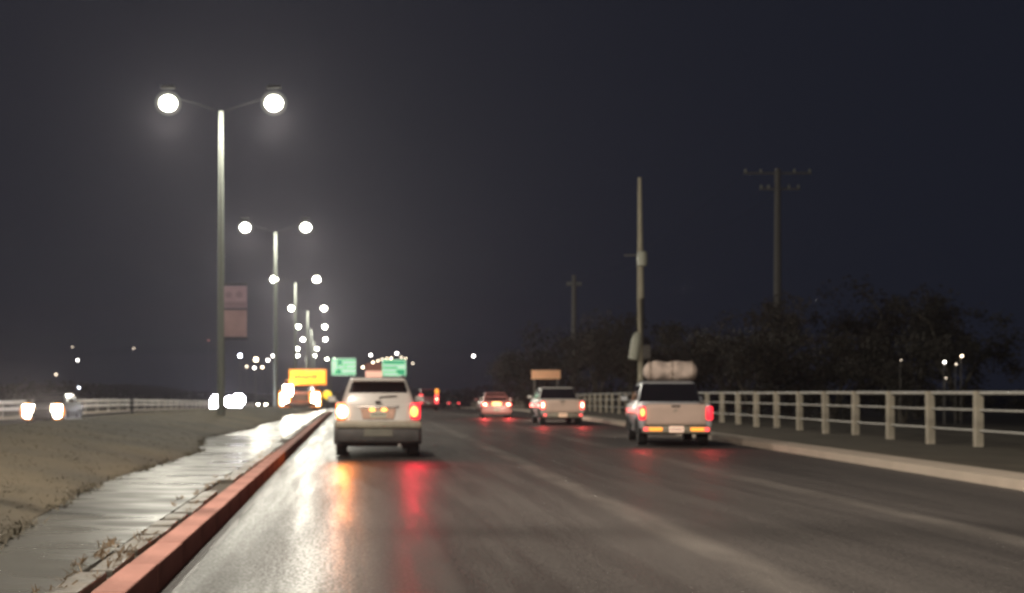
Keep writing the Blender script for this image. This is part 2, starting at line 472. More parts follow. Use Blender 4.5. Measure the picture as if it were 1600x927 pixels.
# grass blades: nobody could count them
gb = MB()
for _ in range(34000):
    y = 7 + 55 * random.random() ** 1.6
    a, c = interp(ML, y), wl(y)
    u = random.random() ** .8
    x = lerp(a, c, u)
    if x < X(-60, y): continue
    z0 = gz(y) + .208 + mound(x, y, (x - a) / (c - a))
    hgt = random.uniform(.01, .035); an = random.uniform(0, 6.28); wd = random.uniform(.005, .012)
    dx, dy = math.cos(an) * wd, math.sin(an) * wd; lx, ly = -math.sin(an) * .07, math.cos(an) * .07; hgt *= .6
    gb.add([(x - dx, y - dy, z0 - .01), (x + dx, y + dy, z0 - .01), (x + lx, y + ly, z0 + hgt)], [(0, 1, 2)])
for _ in range(5200):
    y = 7.5 + 45 * random.random() ** 1.4
    if math.sin(y * 3.1) + math.sin(y * 1.3 + 2) + random.uniform(-1, 1) < -.1: continue
    x = wl(y) + random.gauss(-.02, .06); an = random.uniform(0, 6.28); wd = random.uniform(.006, .014)
    dx, dy = math.cos(an) * wd, math.sin(an) * wd; ln = random.uniform(.05, .13)
    gb.add([(x - dx, y - dy, gz(y) + .20), (x + dx, y + dy, gz(y) + .20), (x - math.sin(an) * ln, y + math.cos(an) * ln, gz(y) + random.uniform(.22, .27))], [(0, 1, 2)])
o = gb.build('grass', M['blade']); tag(o, 'short yellowish grass on the median beside the wet walkway', 'grass', kind='stuff')
# dry weeds rooted between kerb and walkway
wbm = MB()
for _ in range(60):
    y = random.choice([random.uniform(7.2, 10), random.uniform(8, 34)])
    x0 = random.uniform(-1.98, -1.66)
    for _k in range(random.randint(5, 11)):
        an = random.uniform(0, 6.28); hgt = random.uniform(.015, .06); lean = random.uniform(.01, .09)
        p = (x0 + random.uniform(-.03, .03), y + random.uniform(-.08, .08), gz(y) + .195)
        wd = random.uniform(.003, .008)
        q = (p[0] + math.cos(an) * lean, p[1] + math.sin(an) * lean, p[2] + hgt)
        wbm.add([(p[0] - wd, p[1], p[2]), (p[0] + wd, p[1], p[2]), (q[0] + wd * .4, q[1], q[2]), (q[0] - wd * .4, q[1], q[2] + .004)], [(0, 1, 2, 3)])
o = wbm.build('dry_weeds', M['dry']); tag(o, 'dry brown weeds growing along the gap behind the red kerb', 'weeds', kind='stuff')

# ------------------------------------------------------------------ street lamps down the median
LENS = MB().ball((0, 0, 0), (.35, .35, .30), 18, 10)
HALOS = [MB().ball((0, 0, 0), (q, q, q * .9), 22, 12) for q in (.385, .44, .52)]  # faintly glowing shells added as the halo round each lens
def halo_mat():
    m = bpy.data.materials.new('halo_shell'); m.use_nodes = True
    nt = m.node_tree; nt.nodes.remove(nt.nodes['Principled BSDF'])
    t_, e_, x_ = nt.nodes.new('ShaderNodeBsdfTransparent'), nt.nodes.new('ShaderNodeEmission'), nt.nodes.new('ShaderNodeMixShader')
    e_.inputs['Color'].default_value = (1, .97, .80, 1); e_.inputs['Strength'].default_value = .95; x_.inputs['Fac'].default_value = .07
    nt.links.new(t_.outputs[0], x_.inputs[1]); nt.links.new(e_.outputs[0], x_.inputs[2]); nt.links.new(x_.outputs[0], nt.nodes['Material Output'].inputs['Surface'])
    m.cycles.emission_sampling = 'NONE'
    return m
M['halo'] = halo_mat()
def street_lamp(x, y, span, H, label, watts, col=(1, .95, .80), group='double-headed street lamps along the median'):
    t = thing('street_lamp', label, 'street lamp', (x, y, gz(y) + .3), 0, group)
    H -= .3
    MB().tube([(0, 0, -.3), (0, 0, H * .5), (0, 0, H)], [.16, .13, .075], 14).build('pole', M['steel'], t, True)
    MB().box((0, 0, .03), (.5, .5, .06), .01).build('base_plate', M['dark_steel'], t)
    for s in (-1, 1):
        MB().tube([(0, 0, H - .06), (s * span * .35, 0, H + .22), (s * span * .8, 0, H + .50), (s * (span - .28), 0, H + .93)], [.02, .018, .016, .016], 8).build('arm', M['arm'], t, True)
        hd = MB().box((s * span, 0, H + .96), (.6, .36, .12), .05).build('luminaire', M['arm'], t)
        ln = LENS.build('lens', M['lamp_lens'], hd, True); ln.location = (s * span, 0, H + .32)
        for q in HALOS:
            bw = q.build('halo_shell', M['halo'], hd, True); bw.location = (s * span, 0, H + .32)
        if watts:
            l = bpy.data.lights.new('lamp_light', 'POINT'); l.energy = watts; l.color = col; l.shadow_soft_size = .2
            lo = bpy.data.objects.new('lamp_light', l); COL.objects.link(lo); lo.parent = t; lo.location = (s * span, 0, H - .45)
    return t
LH = 12.58
street_lamp(-5.06, 12, 2.15, LH, 'nearest double street lamp, left of the camera and out of the picture', LAMP_W * 2.0, (1, .87, .72))
street_lamp(-5.06, -23, 2.15, LH, 'double street lamp of the median row standing behind the camera', LAMP_W * 2.5)
pl = [(47, -5.2, 'tallest double street lamp, with a mauve banner hanging on its pole'),
      (82, -5.3, 'second double street lamp from the near end, the one just past the banner pole'),
      (117, -5.6, 'third double street lamp in the row, its left globe touching the second pole'),
      (152, -5.7, 'fourth double street lamp in the receding row along the median'),
      (187, -6.4, 'fifth double street lamp in the receding row, small and above the yellow sign'),
      (222, -7.1, 'sixth double street lamp in the receding row, close under the fifth'),
      (257, -9.7, 'seventh double street lamp in the row, its globes well apart under the sixth'),
      (292, -11.3, 'lowest and farthest double street lamp on the left of the row')]
for (y, x, lab) in pl:
    street_lamp(x, y, 2.1, LH, lab, LAMP_W if y < 230 else LAMP_W * .6)
street_lamp(X(517, 330), 330, 1.1, 13.3, 'far narrow double street lamp right of the row above the green sign', 0)

# banner on the first pole
bn = thing('banner', 'mauve and buff two-panel banner hanging on the tallest lamp pole', 'banner', (-5.2, 47, 0))
bx = X(366.5, 47) + 5.2
for nm, y0, y1, mm in (('upper_panel', 447, 482, 'banner'), ('lower_panel', 484, 527, 'banner_low')):
    z0, z1 = Z(y1, 47), Z(y0, 47)
    pn = MB().box((bx, -.02, (z0 + z1) / 2), (.98, .03, z1 - z0 - .03), .008).build(nm, M[mm], bn)
    if nm == 'upper_panel':
        for q in (-.24, .18):
            MB().lathe([(.13, 0), (.13, .006)], 18, Matrix.Translation((bx + q, -.036, z1 - .35)) @ Matrix.Rotation(R(90), 4, 'X')).build('roundel', M['banner_mark'], pn)
        MB().box((bx, -.037, z0 + .16), (.92, .006, .2)).build('stripe', M['banner_mark'], pn)
for zz in (Z(445, 47) + .03, Z(528, 47) - .03):
    MB().tube([(.05, 0, zz), (bx + .52, 0, zz)], .03, 8).build('bracket', M['dark_steel'], bn)

# ------------------------------------------------------------------ right-hand fence
fence = thing('roadside_fence', 'long concrete-post fence with three pipe rails along the right verge', 'fence', (0, 0, 0))
def fx(y): return 14.2 + .0541 * y
pys = [29.9 + 2.785 * i for i in range(-4, 100)]
pm = None
for y in pys:
    z0 = gz(y) + .02
    if pm is None:
        pm = MB().box((0, 0, .68), (.20, .18, 1.50), .02)
        po = pm.build('post', M['post'], fence)
    else:
        po = po.copy(); COL.objects.link(po)
    po.location = (fx(y), y, z0); po.rotation_euler = (random.uniform(-.02, .02), random.uniform(-.02, .02), -.054 + random.uniform(-.05, .05))
ro = None
for (a, b_) in zip(pys, pys[1:]):
    for hz, r_ in ((1.40, .05), (.97, .032), (.45, .032)):
        p, q = Vector((fx(a), a, gz(a) + hz)), Vector((fx(b_), b_, gz(b_) + hz))
        if ro is None or True:
            if hz == 1.40:
                if 'rt' not in M:
                    M['rt'] = MB().tube([(0, .09, 0), (0, 2.70, 0)], .05, 8).build('rail', M['rail'], fence, True); o = M['rt']
                else: o = M['rt'].copy(); COL.objects.link(o)
            else:
                if 'rl' not in M:
                    M['rl'] = MB().tube([(0, .09, 0), (0, 2.70, 0)], .03, 8).build('rail', M['rail'], fence, True); o = M['rl']
                else: o = M['rl'].copy(); COL.objects.link(o)
        o.location = p
        d = q - p
        o.rotation_euler = (math.atan2(d.z, math.hypot(d.x, d.y)) + random.uniform(-.003, .003), 0, -math.atan2(d.x, d.y))

# ------------------------------------------------------------------ barrier along the far carriageway, left
barrier = thing('road_barrier', 'low white railed barrier along the far left carriageway', 'barrier', (0, 0, 0))
bys = [48 + 4 * i for i in range(46)]
bp_ = br_ = None
for y in bys:
    if bp_ is None: o = bp_ = MB().box((0, 0, .4), (.16, .16, 1.0), .015).build('post', M['rail_far'], barrier)
    else: o = bp_.copy(); COL.objects.link(o)
    o.location = (-18.95, y, gz(y) + .06)
for y in bys[:-1]:
    for hz in (.88, .52):
        if br_ is None: o = br_ = MB().box((0, 2, 0), (.06, 3.98, .22), .02).build('rail', M['rail_far'], barrier)
        else: o = br_.copy(); COL.objects.link(o)
        o.location = (-18.82, y, gz(y) + hz); o.rotation_euler = (math.atan2(gz(y + 4) - gz(y), 4), 0, 0)
ribbon('left_kerb', lambda y: -18.5, lambda y: -18.2, .14, M['concrete_edge'], ys=[y for y in YS if y < 300], skirt=-.1, smooth=False)
# dark marker post on the median edge in front of the barrier
mp_ = thing('marker_post', 'thin dark marker post in front of the white barrier', 'post', (X(206, 58), 58, gz(58) + .3))
MB().tube([(0, 0, -.2), (0, 0, Z(624, 58) - .3 - gz(58))], .06, 8).build('shaft', M['dark_steel'], mp_)
MB().ball((0, 0, Z(624, 58) - .3 - gz(58)), (.07, .07, .05), 10, 6).build('cap', M['dark_steel'], mp_)

# ------------------------------------------------------------------ vehicles
def rrect(hx, y0, y1, r, z, n=5):
    pts = []
    for (cx_, cy_, a0) in ((hx - r, y1 - r, 0), (-hx + r, y1 - r, 90), (-hx + r, y0 + r, 180), (hx - r, y0 + r, 270)):
        for i in range(n):
            a = R(a0 + 90 * i / (n - 1)); pts.append((cx_ + r * math.cos(a), cy_ + r * math.sin(a), z))
    return pts
def shell(levels, r=.12):
    """levels: (z, halfwidth, y_rear, y_front[, corner radius])"""
    b = MB()
    b.rings([rrect(l[1], l[2], l[3], l[4] if len(l) > 4 else r, l[0]) for l in levels])
    return b
def wheel(t, x, y, r=.34, w=.22):
    sx = 1 if x > 0 else -1
    Mx = Matrix.Rotation(R(90) * sx, 4, 'Y')
    o = MB().lathe([(r * .62, -w / 2), (r * .93, -w / 2), (r, -w * .36), (r, w * .36), (r * .93, w / 2), (r * .62, w / 2), (r * .58, w * .3), (r * .58, -w * .3)], 26, Mx).build('wheel', M['rubber'], t, True)
    o.location = (x, y, r)
    rb = MB().lathe([(r * .60, w * .30), (r * .62, w * .46), (r * .55, w * .48), (r * .50, w * .36), (.05, w * .40), (.045, w * .46), (.01, w * .47)], 20, Mx)
    for k in range(5):
        rb.box((0, 0, 0), (.055, r * .5, .03), .006, Mx @ Matrix.Rotation(R(72 * k), 4, 'Z') @ Matrix.Translation((0, r * .3, w * .43)))
    rb.build('rim', M['rim'], o, True)
def arch(t, x, y, r, m='plastic'):
    sx = 1 if x > 0 else -1
    pts = []
    b = MB()
    rr_ = []
    for i in range(13):
        a = R(-8 + 196 * i / 12)
        rr_.append((x, y + (r + .05) * math.cos(a), r * .95 + (r + .05) * math.sin(a)))
    b.tube(rr_, .045, 6)
    b.lathe([(r + .03, 0), (r + .03, .01)], 24, Matrix.Translation((x - .012 * sx, y, r)) @ Matrix.Rotation(R(90) * sx, 4, 'Y'))
    b.build('wheel_arch', M[m], t, True)
def quadface(b, A, B, C, D, u0, u1, v0, v1, th=.014, off=.002):
    A, B, C, D = map(Vector, (A, B, C, D))
    f = lambda u, v: (A.lerp(B, u)).lerp(D.lerp(C, u), v)
    return b.slab([f(u0, v0), f(u1, v0), f(u1, v1), f(u0, v1)], th, off)
def cabin(t, zb, zt, hb_, ht, yb0, yt0, yb1, yt1, paint, rear=True, side_split=(.34, .66), rear_u=(.08, .92), rear_v=(.1, .9), r=.14):
    mid = lambda a, b, f: lerp(a, b, f)
    o = shell([(zb - .12, hb_ + .01, yb0 - .02, yb1 + .02, r), (zb, hb_, yb0, yb1, r), (mid(zb, zt, .5), mid(hb_, ht, .5), mid(yb0, yt0, .5), mid(yb1, yt1, .5), r),
               (zt - .05, ht, yt0, yt1, r), (zt - .015, ht - .03, yt0 + .05, yt1 - .06, r), (zt, ht - .14, yt0 + .22, yt1 - .25, r)]).build('cabin', paint, t, True, 35)
    zt2 = zt - .05
    rl, rr2 = (-hb_, yb0, zb), (hb_, yb0, zb); tl, tr = (-ht, yt0, zt2), (ht, yt0, zt2)
    if rear:
        quadface(MB(), rl, rr2, tr, tl, *rear_u, *rear_v).build('rear_window', M['glass'], t)
    fl, fr = (-hb_, yb1, zb), (hb_, yb1, zb); ftl, ftr = (-ht, yt1, zt2), (ht, yt1, zt2)
    quadface(MB(), fr, fl, ftl, ftr, .07, .93, .06, .93).build('windscreen', M['glass'], t)
    segs = [0.06] + list(side_split) + [.94]
    for (a, c) in zip(segs, segs[1:]):
        quadface(MB(), fl, rl, tl, ftl, a + .015, c - .015, .08, .86).build('side_window', M['glass'], t)
        quadface(MB(), rr2, fr, ftr, tr, 1 - c + .015, 1 - a - .015, .08, .86).build('side_window', M['glass'], t)
    return o
def mirror(t, x, y, z, paint):
    s = 1 if x > 0 else -1
    MB().tube([(x - .12 * s, y, z - .04), (x, y, z)], .025, 6).box((x + .05 * s, y, z + .02), (.2, .1, .15), .03).build('wing_mirror', paint, t)
def lampbox(t, name, c, d, m, core=None, core_m=None, bev=.03):
    o = MB().box(c, d, bev).build(name, m, t, True)
    if core:
        MB().ball(core, (core_m[1], core_m[1], core_m[1] * 1.25), 12, 8).build('bulb', core_m[0], o, True)
    return o
def plate(t, c, w=.36, h=.15, m='plate', face=-1):
    o = MB().box(c, (w, .015, h), .004).build('number_plate', M[m], t)
    for k in range(6):
        MB().box((c[0] - w * .36 + k * w * .145, c[1] + face * .0085, c[2]), (w * .08, .004, h * .45)).build('plate_mark', M['plate_ink'], o)
    return o
def sills(t, hw, y0, y1, z):
    MB().box((0, (y0 + y1) / 2, z), (hw * 2 - .10, y1 - y0 - .3, .12), .03).build('underbody', M['plastic'], t)

# --- white SUV straight ahead
def tail_beam(t, x, y, z, col, watts):
    l = bpy.data.lights.new('tail_beam', 'SPOT'); l.energy = watts; l.color = col; l.spot_size = R(115); l.spot_blend = .8; l.shadow_soft_size = .07
    lo = bpy.data.objects.new('tail_beam', l); COL.objects.link(lo); lo.parent = t; lo.location = (x, y, z); lo.rotation_euler = (R(-82), 0, 0)
def make_suv(name, label, loc, rz, paint, group=None):
    t = thing(name, label, 'car', loc, rz, group)
    L_, hw = 4.5, .92
    shell([(.32, hw - .10, .06, L_ - .10, .25), (.45, hw - .03, .02, L_ - .02, .25), (.66, hw, 0, L_, .24), (.90, hw, .02, L_ - .05, .22), (1.06, hw - .03, .06, L_ - .35, .20), (1.15, hw - .08, .10, L_ - .95, .18), (1.17, hw - .16, .18, L_ - 1.1, .12)]).build('body', paint, t, True, 35)
    cabin(t, 1.16, 1.73, .80, .62, .12, .34, 3.35, 2.75, paint, rear_u=(.06, .94), rear_v=(.44, .86))
    MB().box((0, .12, 1.665), (1.12, .34, .05), .02).build('spoiler', paint, t)
    sills(t, hw, .2, L_ - .2, .29)
    # tailgate seam panel, handle strip and badge
    tg = MB().slab([(-.60, .03, .78), (.60, .03, .78), (.66, .06, 1.12), (-.66, .06, 1.12)], .02, .012).build('tailgate', paint, t)
    MB().box((0, .0, 1.095), (.9, .03, .035), .01).build('handle_strip', M['chrome'], tg)
    MB().ball((0, .012, 1.19), (.075, .02, .035), 14, 8).build('badge', M['plastic'], tg)
    MB().slab([(-.33, .005, .83), (.33, .005, .83), (.38, .02, 1.05), (-.38, .02, 1.05)], .012, .018).build('plate_recess', M['recess'], tg)
    for sx in (-.13, .13):
        MB().ball((sx, -.03, 1.03), (.07, .025, .04), 10, 6).build('plate_lamp', M['tail_core'], tg, True)
    plate(t, (0, -.032, .93), .34, .14, 'plate')
    MB().box((0, .03, .71), (1.86, .22, .16), .06).build('rear_bumper', M['trim'], t, True)
    MB().box((0, .05, .48), (1.80, .24, .30), .06).build('bumper_skirt', M['skirt'], t, True)
    for sx in (-.70, .70):
        MB().slab([(sx - .007, .022, .80), (sx + .007, .022, .80), (sx * .98 + .007, .07, 1.13), (sx * .98 - .007, .07, 1.13)], .006, .012).build('panel_gap', M['plastic'], t)
    MB().tube([(.02, .13, 1.27), (.06, .14, 1.30), (.40, .15, 1.33)], .012, 6).build('rear_wiper', M['plastic'], t)
    MB().box((0, .085, 1.655), (.34, .02, .025), .005).build('high_brake_light', M['dark_red'], t)
    MB().box((0, -.075, .54), (.62, .02, .16), .008).build('tow_panel', M['tow'], t)
    for s, hot in ((-1, True), (1, False)):
        o = lampbox(t, 'tail_light', (s * .80, .05, 1.0), (.22, .16, .36), M['tail_hot'] if hot else M['tail_red'], bev=.05)
        MB().ball((s * .77, -.035, .99), ((.12, .03, .145) if hot else (.085, .03, .12)), 12, 8).build('bulb', M['brake_white'] if hot else M['tail_core'], o, True)
        MB().ball((s * .66, -.02, .52), (.05, .02, .035), 10, 6).build('reflector', M['tail_red'] if False else M['sign_back'], t)
    for x, y in ((-.79, .86), (.79, .86), (-.79, 3.6), (.79, 3.6)):
        wheel(t, x, y, .35, .23)
    for x, y in ((-.91, .86), (.91, .86), (-.91, 3.6), (.91, 3.6)): arch(t, x, y, .35)
    for s in (-1, 1):
        mirror(t, s * 1.0, 3.0, 1.22, paint)
        MB().tube([(s * .58, .6, 1.70), (s * .58, .8, 1.77), (s * .58, 2.5, 1.77), (s * .58, 2.7, 1.70)], .02, 6).build('roof_rail', M['dark_steel'], t)
        lampbox(t, 'headlight', (s * .70, L_ - .16, .88), (.34, .3, .18), M['head_off'])
    MB().tube([(.45, -.03, .27), (.45, .3, .27)], .035, 10).build('exhaust_pipe', M['chrome'], t)
    return t
suv = make_suv('suv', 'white SUV straight ahead beside the red kerb, left tail light burning orange', (X(591, 25.4), 25.4, 0), R(0), M['white'])

tail_beam(suv, -.78, -.14, 1.0, (1, .24, .03), 200); tail_beam(suv, .78, -.14, 1.0, (1, .02, .05), 115)
# --- pickup
def make_pickup(name, label, loc, rz, paint, tailpaint, lit=('tail_red', 'tail_core'), bumper_amber=True, pl_m='plate_lit', roof=1.70, group=None):
    t = thing(name, label, 'pickup truck', loc, rz, group)
    L_, hw = 5.2, .90
    # cab and bonnet
    shell([(.42, hw - .08, 1.55, L_ - .08, .16), (.6, hw, 1.55, L_, .18), (.95, hw, 1.55, L_ - .04, .18), (1.08, hw - .04, 1.57, L_ - .30, .18), (1.12, hw - .10, 1.62, L_ - 1.1, .14)]).build('body', paint, t, True, 35)
    cabin(t, 1.12, roof, .84, .72, 1.62, 1.80, 4.05, 3.35, paint, rear_u=(.02, .98), rear_v=(.04, .97), side_split=(.5,))
    # load bed: floor, walls, headboard
    MB().box((0, .84, .58), (1.6, 1.5, .06)).build('bed_floor', M['plastic'], t)
    for s in (-1, 1):
        shell([(.46, .05, .04, 1.55, .02), (.6, .07, .02, 1.55, .02), (1.02, .07, .02, 1.55, .02), (1.08, .055, .03, 1.55, .02)]).build('bed_side', paint, t, True, 35).location = (s * .83, 0, 0)
    MB().box((0, 1.52, .82), (1.56, .05, .5), .01).build('headboard', paint, t)
    tg = MB().box((0, .03, .83), (1.50, .07, .54), .025).build('tailgate', tailpaint, t, True)
    MB().slab([(-.66, -.005, .64), (.66, -.005, .64), (.66, -.005, .99), (-.66, -.005, .99)], .008, .001).build('pressed_panel', tailpaint, tg)
    MB().tube([(-.06, -.02, .90), (-.02, -.022, .93), (.05, -.022, .95)], [.012, .02, .008], 6).build('badge', M['trim'], tg)
    MB().box((0, -.012, 1.04), (.22, .02, .05), .008).build('tailgate_handle', M['plastic'], tg)
    for s in (-1, 1):
        o = lampbox(t, 'tail_light', (s * .845, .04, .86), (.17, .14, .36), M[lit[0]], bev=.04)
        if s < 0 or not bumper_amber:
            MB().ball((s * .84, -.035, .88), (.055, .02, .11), 12, 8).build('bulb', M[lit[1]], o, True)
    MB().box((0, -.06, .44), (1.72, .16, .20), .05).build('rear_bumper', M['trim'], t, True)
    for s in (-1, 1):
        if bumper_amber:
            MB().box((s * .52, -.145, .45), (.34, .02, .09), .008).build('bumper_lamp', M['amber'], t)
        MB().box((s * .76, -.143, .45), (.12, .02, .09), .008).build('bumper_reflector', M['tail_pink'], t)
    plate(t, (0, -.148, .45), .36, .15, pl_m)
    sills(t, hw, .3, L_ - .2, .36)
    for x, y in ((-.78, .95), (.78, .95), (-.78, 4.2), (.78, 4.2)): wheel(t, x, y, .36, .24)
    for x, y in ((-.895, .95), (.895, .95), (-.895, 4.2), (.895, 4.2)): arch(t, x, y, .36)
    for s in (-1, 1):
        mirror(t, s * 1.0, 3.7, 1.2, paint)
        MB().box((s * .9, 2.95, 1.0), (.03, .16, .03), .008).build('door_handle', M['chrome'], t)
        MB().box((s * .90, 2.75, .80), (.012, 2.1, .06), .004).build('side_trim', M['chrome'], t)
        lampbox(t, 'headlight', (s * .70, L_ - .10, .82), (.32, .22, .2), M['head_off'])
    return t
HD = -.054
p1 = make_pickup('pickup_truck', 'silver pickup truck with cream tailgate and a tied bundle on its roof', (X(1056, 30.6), 30.6, 0), R(-9), M['silver'], M['beige'])
# roof rack and load
rk_ = thing('roof_rack', 'low metal rack on the roof of the bundle-carrying pickup', 'roof rack', p1.location + Vector((.0, 0, 1.66)), R(-9))
for y in (2.1, 2.9):
    MB().tube([(-.68, y, .05), (.68, y, .05)], .022, 8).build('crossbar', M['dark_steel'], rk_)
for s in (-1, 1):
    MB().tube([(s * .64, 1.95, .035), (s * .64, 3.1, .035)], .02, 8).build('side_bar', M['dark_steel'], rk_)
bu = thing('tied_bundle', 'lumpy cream tarpaulin bundle tied across the pickup roof', 'bundle', p1.location + Vector((.12, 0, 1.675)), R(-9))
bb = MB(); rings = []
for i in range(23):
    u = -1 + 2 * i / 22; x = u * .72
    rr_ = .285 * (1 - abs(u) ** 9 * .6) * (1 + .07 * math.sin(u * 9)) * (.90 if .7 < abs(u) < .8 else 1)
    ring = []
    for k_ in range(20):
        a = 2 * math.pi * k_ / 20
        q = rr_ * (1 + .05 * math.sin(3 * a + u * 5) + .03 * math.sin(7 * a - u * 11))
        ring.append((x, 2.45 + 1.5 * q * math.cos(a), max(.035, .30 + q * math.sin(a) * 1.0)))
    rings.append(ring)
bb.rings(rings).build('wrapped_load', M['tarp'], bu, True, 180)
for u in (-.57, 0.02, .57):
    rg = [(u + .01 * math.sin(a_ * 3), 2.45 + .455 * math.cos(2 * math.pi * a_ / 20), max(.03, .30 + .305 * math.sin(2 * math.pi * a_ / 20))) for a_ in range(21)]
    MB().tube(rg, .012, 5).build('rope', M['rope'], bu, True)

p2 = make_pickup('pickup_truck', 'pale pickup truck in the right lane behind the red-lit car, with no load', (X(879, 51), 51, gz(51)), R(-3.2), M['white'], M['beige'], ('tail_pink', 'brake_white'), False, 'plate_warm', 1.66)

for q, wt in ((p1, 30), (p2, 60)):
    for s in (-1, 1): tail_beam(q, s * .84, -.16, .86, (1, .06, .06), wt)
# --- saloon
def make_car(name, label, loc, rz, paint, tail=None, head=None, brake=None, group=None, roof=1.44, headsize=(.36, .16)):
    t = thing(name, label, 'car', loc, rz, group)
    L_, hw = 4.4, .88
    shell([(.22, hw - .10, .08, L_ - .1, .22), (.40, hw - .02, .01, L_ - .01, .25), (.62, hw, 0, L_ - .02, .25), (.82, hw - .01, .03, L_ - .2, .24), (.93, hw - .06, .08, L_ - .5, .22), (.96, hw - .12, .16, L_ - .9, .18)]).build('body', paint, t, True, 35)
    cabin(t, .95, roof, .77, .58, .42, 1.05, 3.35, 2.55, paint, rear_u=(.07, .93), rear_v=(.08, .92), side_split=(.5,))
    sills(t, hw, .3, L_ - .3, .2)
    MB().box((0, .04, .40), (1.70, .18, .26), .05).build('rear_bumper', paint, t, True)
    MB().box((0, L_ - .05, .40), (1.70, .18, .26), .05).build('front_bumper', paint, t, True)
    MB().box((0, L_ - .03, .60), (.9, .06, .14), .02).build('grille', M['plastic'], t)
    for s in (-1, 1):
        lampbox(t, 'tail_light', (s * .68, .05, .76), (.34, .14, .17), M[tail] if tail else M['dark_red'])
        lampbox(t, 'headlight', (s * .66, L_ - .10, .70), (headsize[0], .26, headsize[1]), M[head] if head else M['head_off'])
        mirror(t, s * .95, 2.95, 1.0, paint)
    if brake:
        MB().box((0, .02, .80), (.52, .03, .20), .01).build('lit_boot_panel', M[brake], t)
    plate(t, (0, -.062, .45), .36, .13, 'plate')
    for x, y in ((-.76, .82), (.76, .82), (-.76, 3.55), (.76, 3.55)): wheel(t, x, y, .31, .2)
    for x, y in ((-.865, .82), (.865, .82), (-.865, 3.55), (.865, 3.55)): arch(t, x, y, .31)
    return t
c4 = make_car('car', 'red-lit saloon with blazing brake lights ahead of the pale pickup', (X(776, 67), 67, gz(67)), R(-3), M['red'], 'tail_pink', None, 'tail_core')
for s in (-1, 1):
    MB().ball((s * .66, -.03, .76), (.10, .03, .07), 12, 8).build('bulb', M['brake_white'], c4, True)
for s in (-1, 1): tail_beam(c4, s * .68, -.14, .76, (1, .06, .06), 160)
def front_beams(t, y, z, w, watts, rz=0):
    for s in (-1, 1):
        l = bpy.data.lights.new('headlight_beam', 'SPOT'); l.energy = watts; l.color = (1, .84, .66); l.spot_size = R(70); l.spot_blend = 1; l.shadow_soft_size = .08
        lo = bpy.data.objects.new('headlight_beam', l); COL.objects.link(lo); lo.parent = t; lo.location = (s * w, y, z); lo.rotation_euler = (R(89), 0, rz)
front_beams(p2, 5.35, .82, .7, 1700); front_beams(p1, 5.35, .82, .7, 700); front_beams(suv, 4.65, .88, .7, 250); front_beams(c4, 4.55, .7, .66, 900)
c6 = make_car('car', 'tiny far saloon whose tail lights show right of the red van', (X(709, 165), 165, gz(165)), R(-3), M['grey_paint'], 'tail_pink')
c7 = make_car('car', 'oncoming car at far left with warm headlights mirrored on wet road', (X(66, 54), 58.4, gz(58)), R(180), M['grey_paint'], None, 'head', headsize=(.46, .34))
c8 = make_car('car', 'oncoming car at the median edge with dazzling white headlights', (X(352, 80), 84.4, gz(84)), R(180), M['grey_paint'], None, 'head_cool', headsize=(.74, .60))
for x, z, r_ in ((-.90, .98, .44), (-.30, .86, .40), (-.78, .42, .34), (.64, 1.02, .33), (.64, .42, .30)):
    MB().ball((x, 4.36, z), (r_, .10, r_), 14, 8).build('glare_ball', M['head_cool'], c8, True)  # glowing balls added to swell the headlight glare, no lamps of the car
for s in (-1, 1):
    MB().ball((s * .68, 4.40, .40), (.20, .08, .15), 14, 8).build('fog_lamp', M['head'], c7, True)
    MB().ball((s * .68, 4.36, .56), (.36, .05, .40), 16, 10).build('amber_halo', M['amber_rim'], c7, True)  # amber glow added behind each headlight as its orange halo
c9 = make_car('car', 'small far oncoming car between the dazzling headlights and orange truck', (X(409, 200), 204.4, gz(204)), R(180), M['grey_paint'], None, 'head')
for cobj, col, en in ((c7, (1, .86, .65), 4000), (c8, (.93, .92, 1), 1500)):
    for s in (-1, 1):
        l = bpy.data.lights.new('headlight_beam', 'SPOT'); l.energy = en; l.color = col; l.spot_size = R(62); l.spot_blend = 1; l.shadow_soft_size = .08
        lo = bpy.data.objects.new('headlight_beam', l); COL.objects.link(lo); lo.parent = cobj; lo.location = (s * .66, 4.62, .70)
        lo.rotation_euler = (R(87), 0, 0)

# --- dark red van with an amber beacon
t = thing('van', 'dark red van with an amber beacon, half hidden right of the white SUV', 'van', (X(670, 108), 108, gz(108)), R(-1))
shell([(.28, .80, .05, 4.5, .2), (.5, .90, 0, 4.6, .2), (1.1, .90, .02, 4.5, .2), (1.2, .87, .05, 3.9, .2)]).build('body', M['dark_red'], t, True, 35)
cabin(t, 1.2, 1.95, .86, .76, .06, .16, 3.7, 2.9, M['dark_red'], side_split=(.35, .65))
sills(t, .9, .3, 4.3, .26)
for s in (-1, 1):
    lampbox(t, 'tail_light', (s * .72, .0, 1.05), (.34, .14, .85), M['tail_pink'])
    MB().ball((s * .72, -.05, 1.02), (.10, .03, .12), 12, 8).build('bulb', M['brake_white'], t.children[-1], True)
    mirror(t, s * .98, 3.3, 1.3, M['dark_red'])
MB().box((0, .0, .45), (1.74, .2, .2), .05).build('rear_bumper', M['plastic'], t, True)
bl = MB().ball((.74, .12, 1.72), (.19, .10, .27), 14, 10).build('beacon', M['amber'], t, True)
plate(t, (0, -.11, .62), .36, .13, 'plate')
for x, y in ((-.78, .9), (.78, .9), (-.78, 3.7), (.78, 3.7)): wheel(t, x, y, .33, .22)

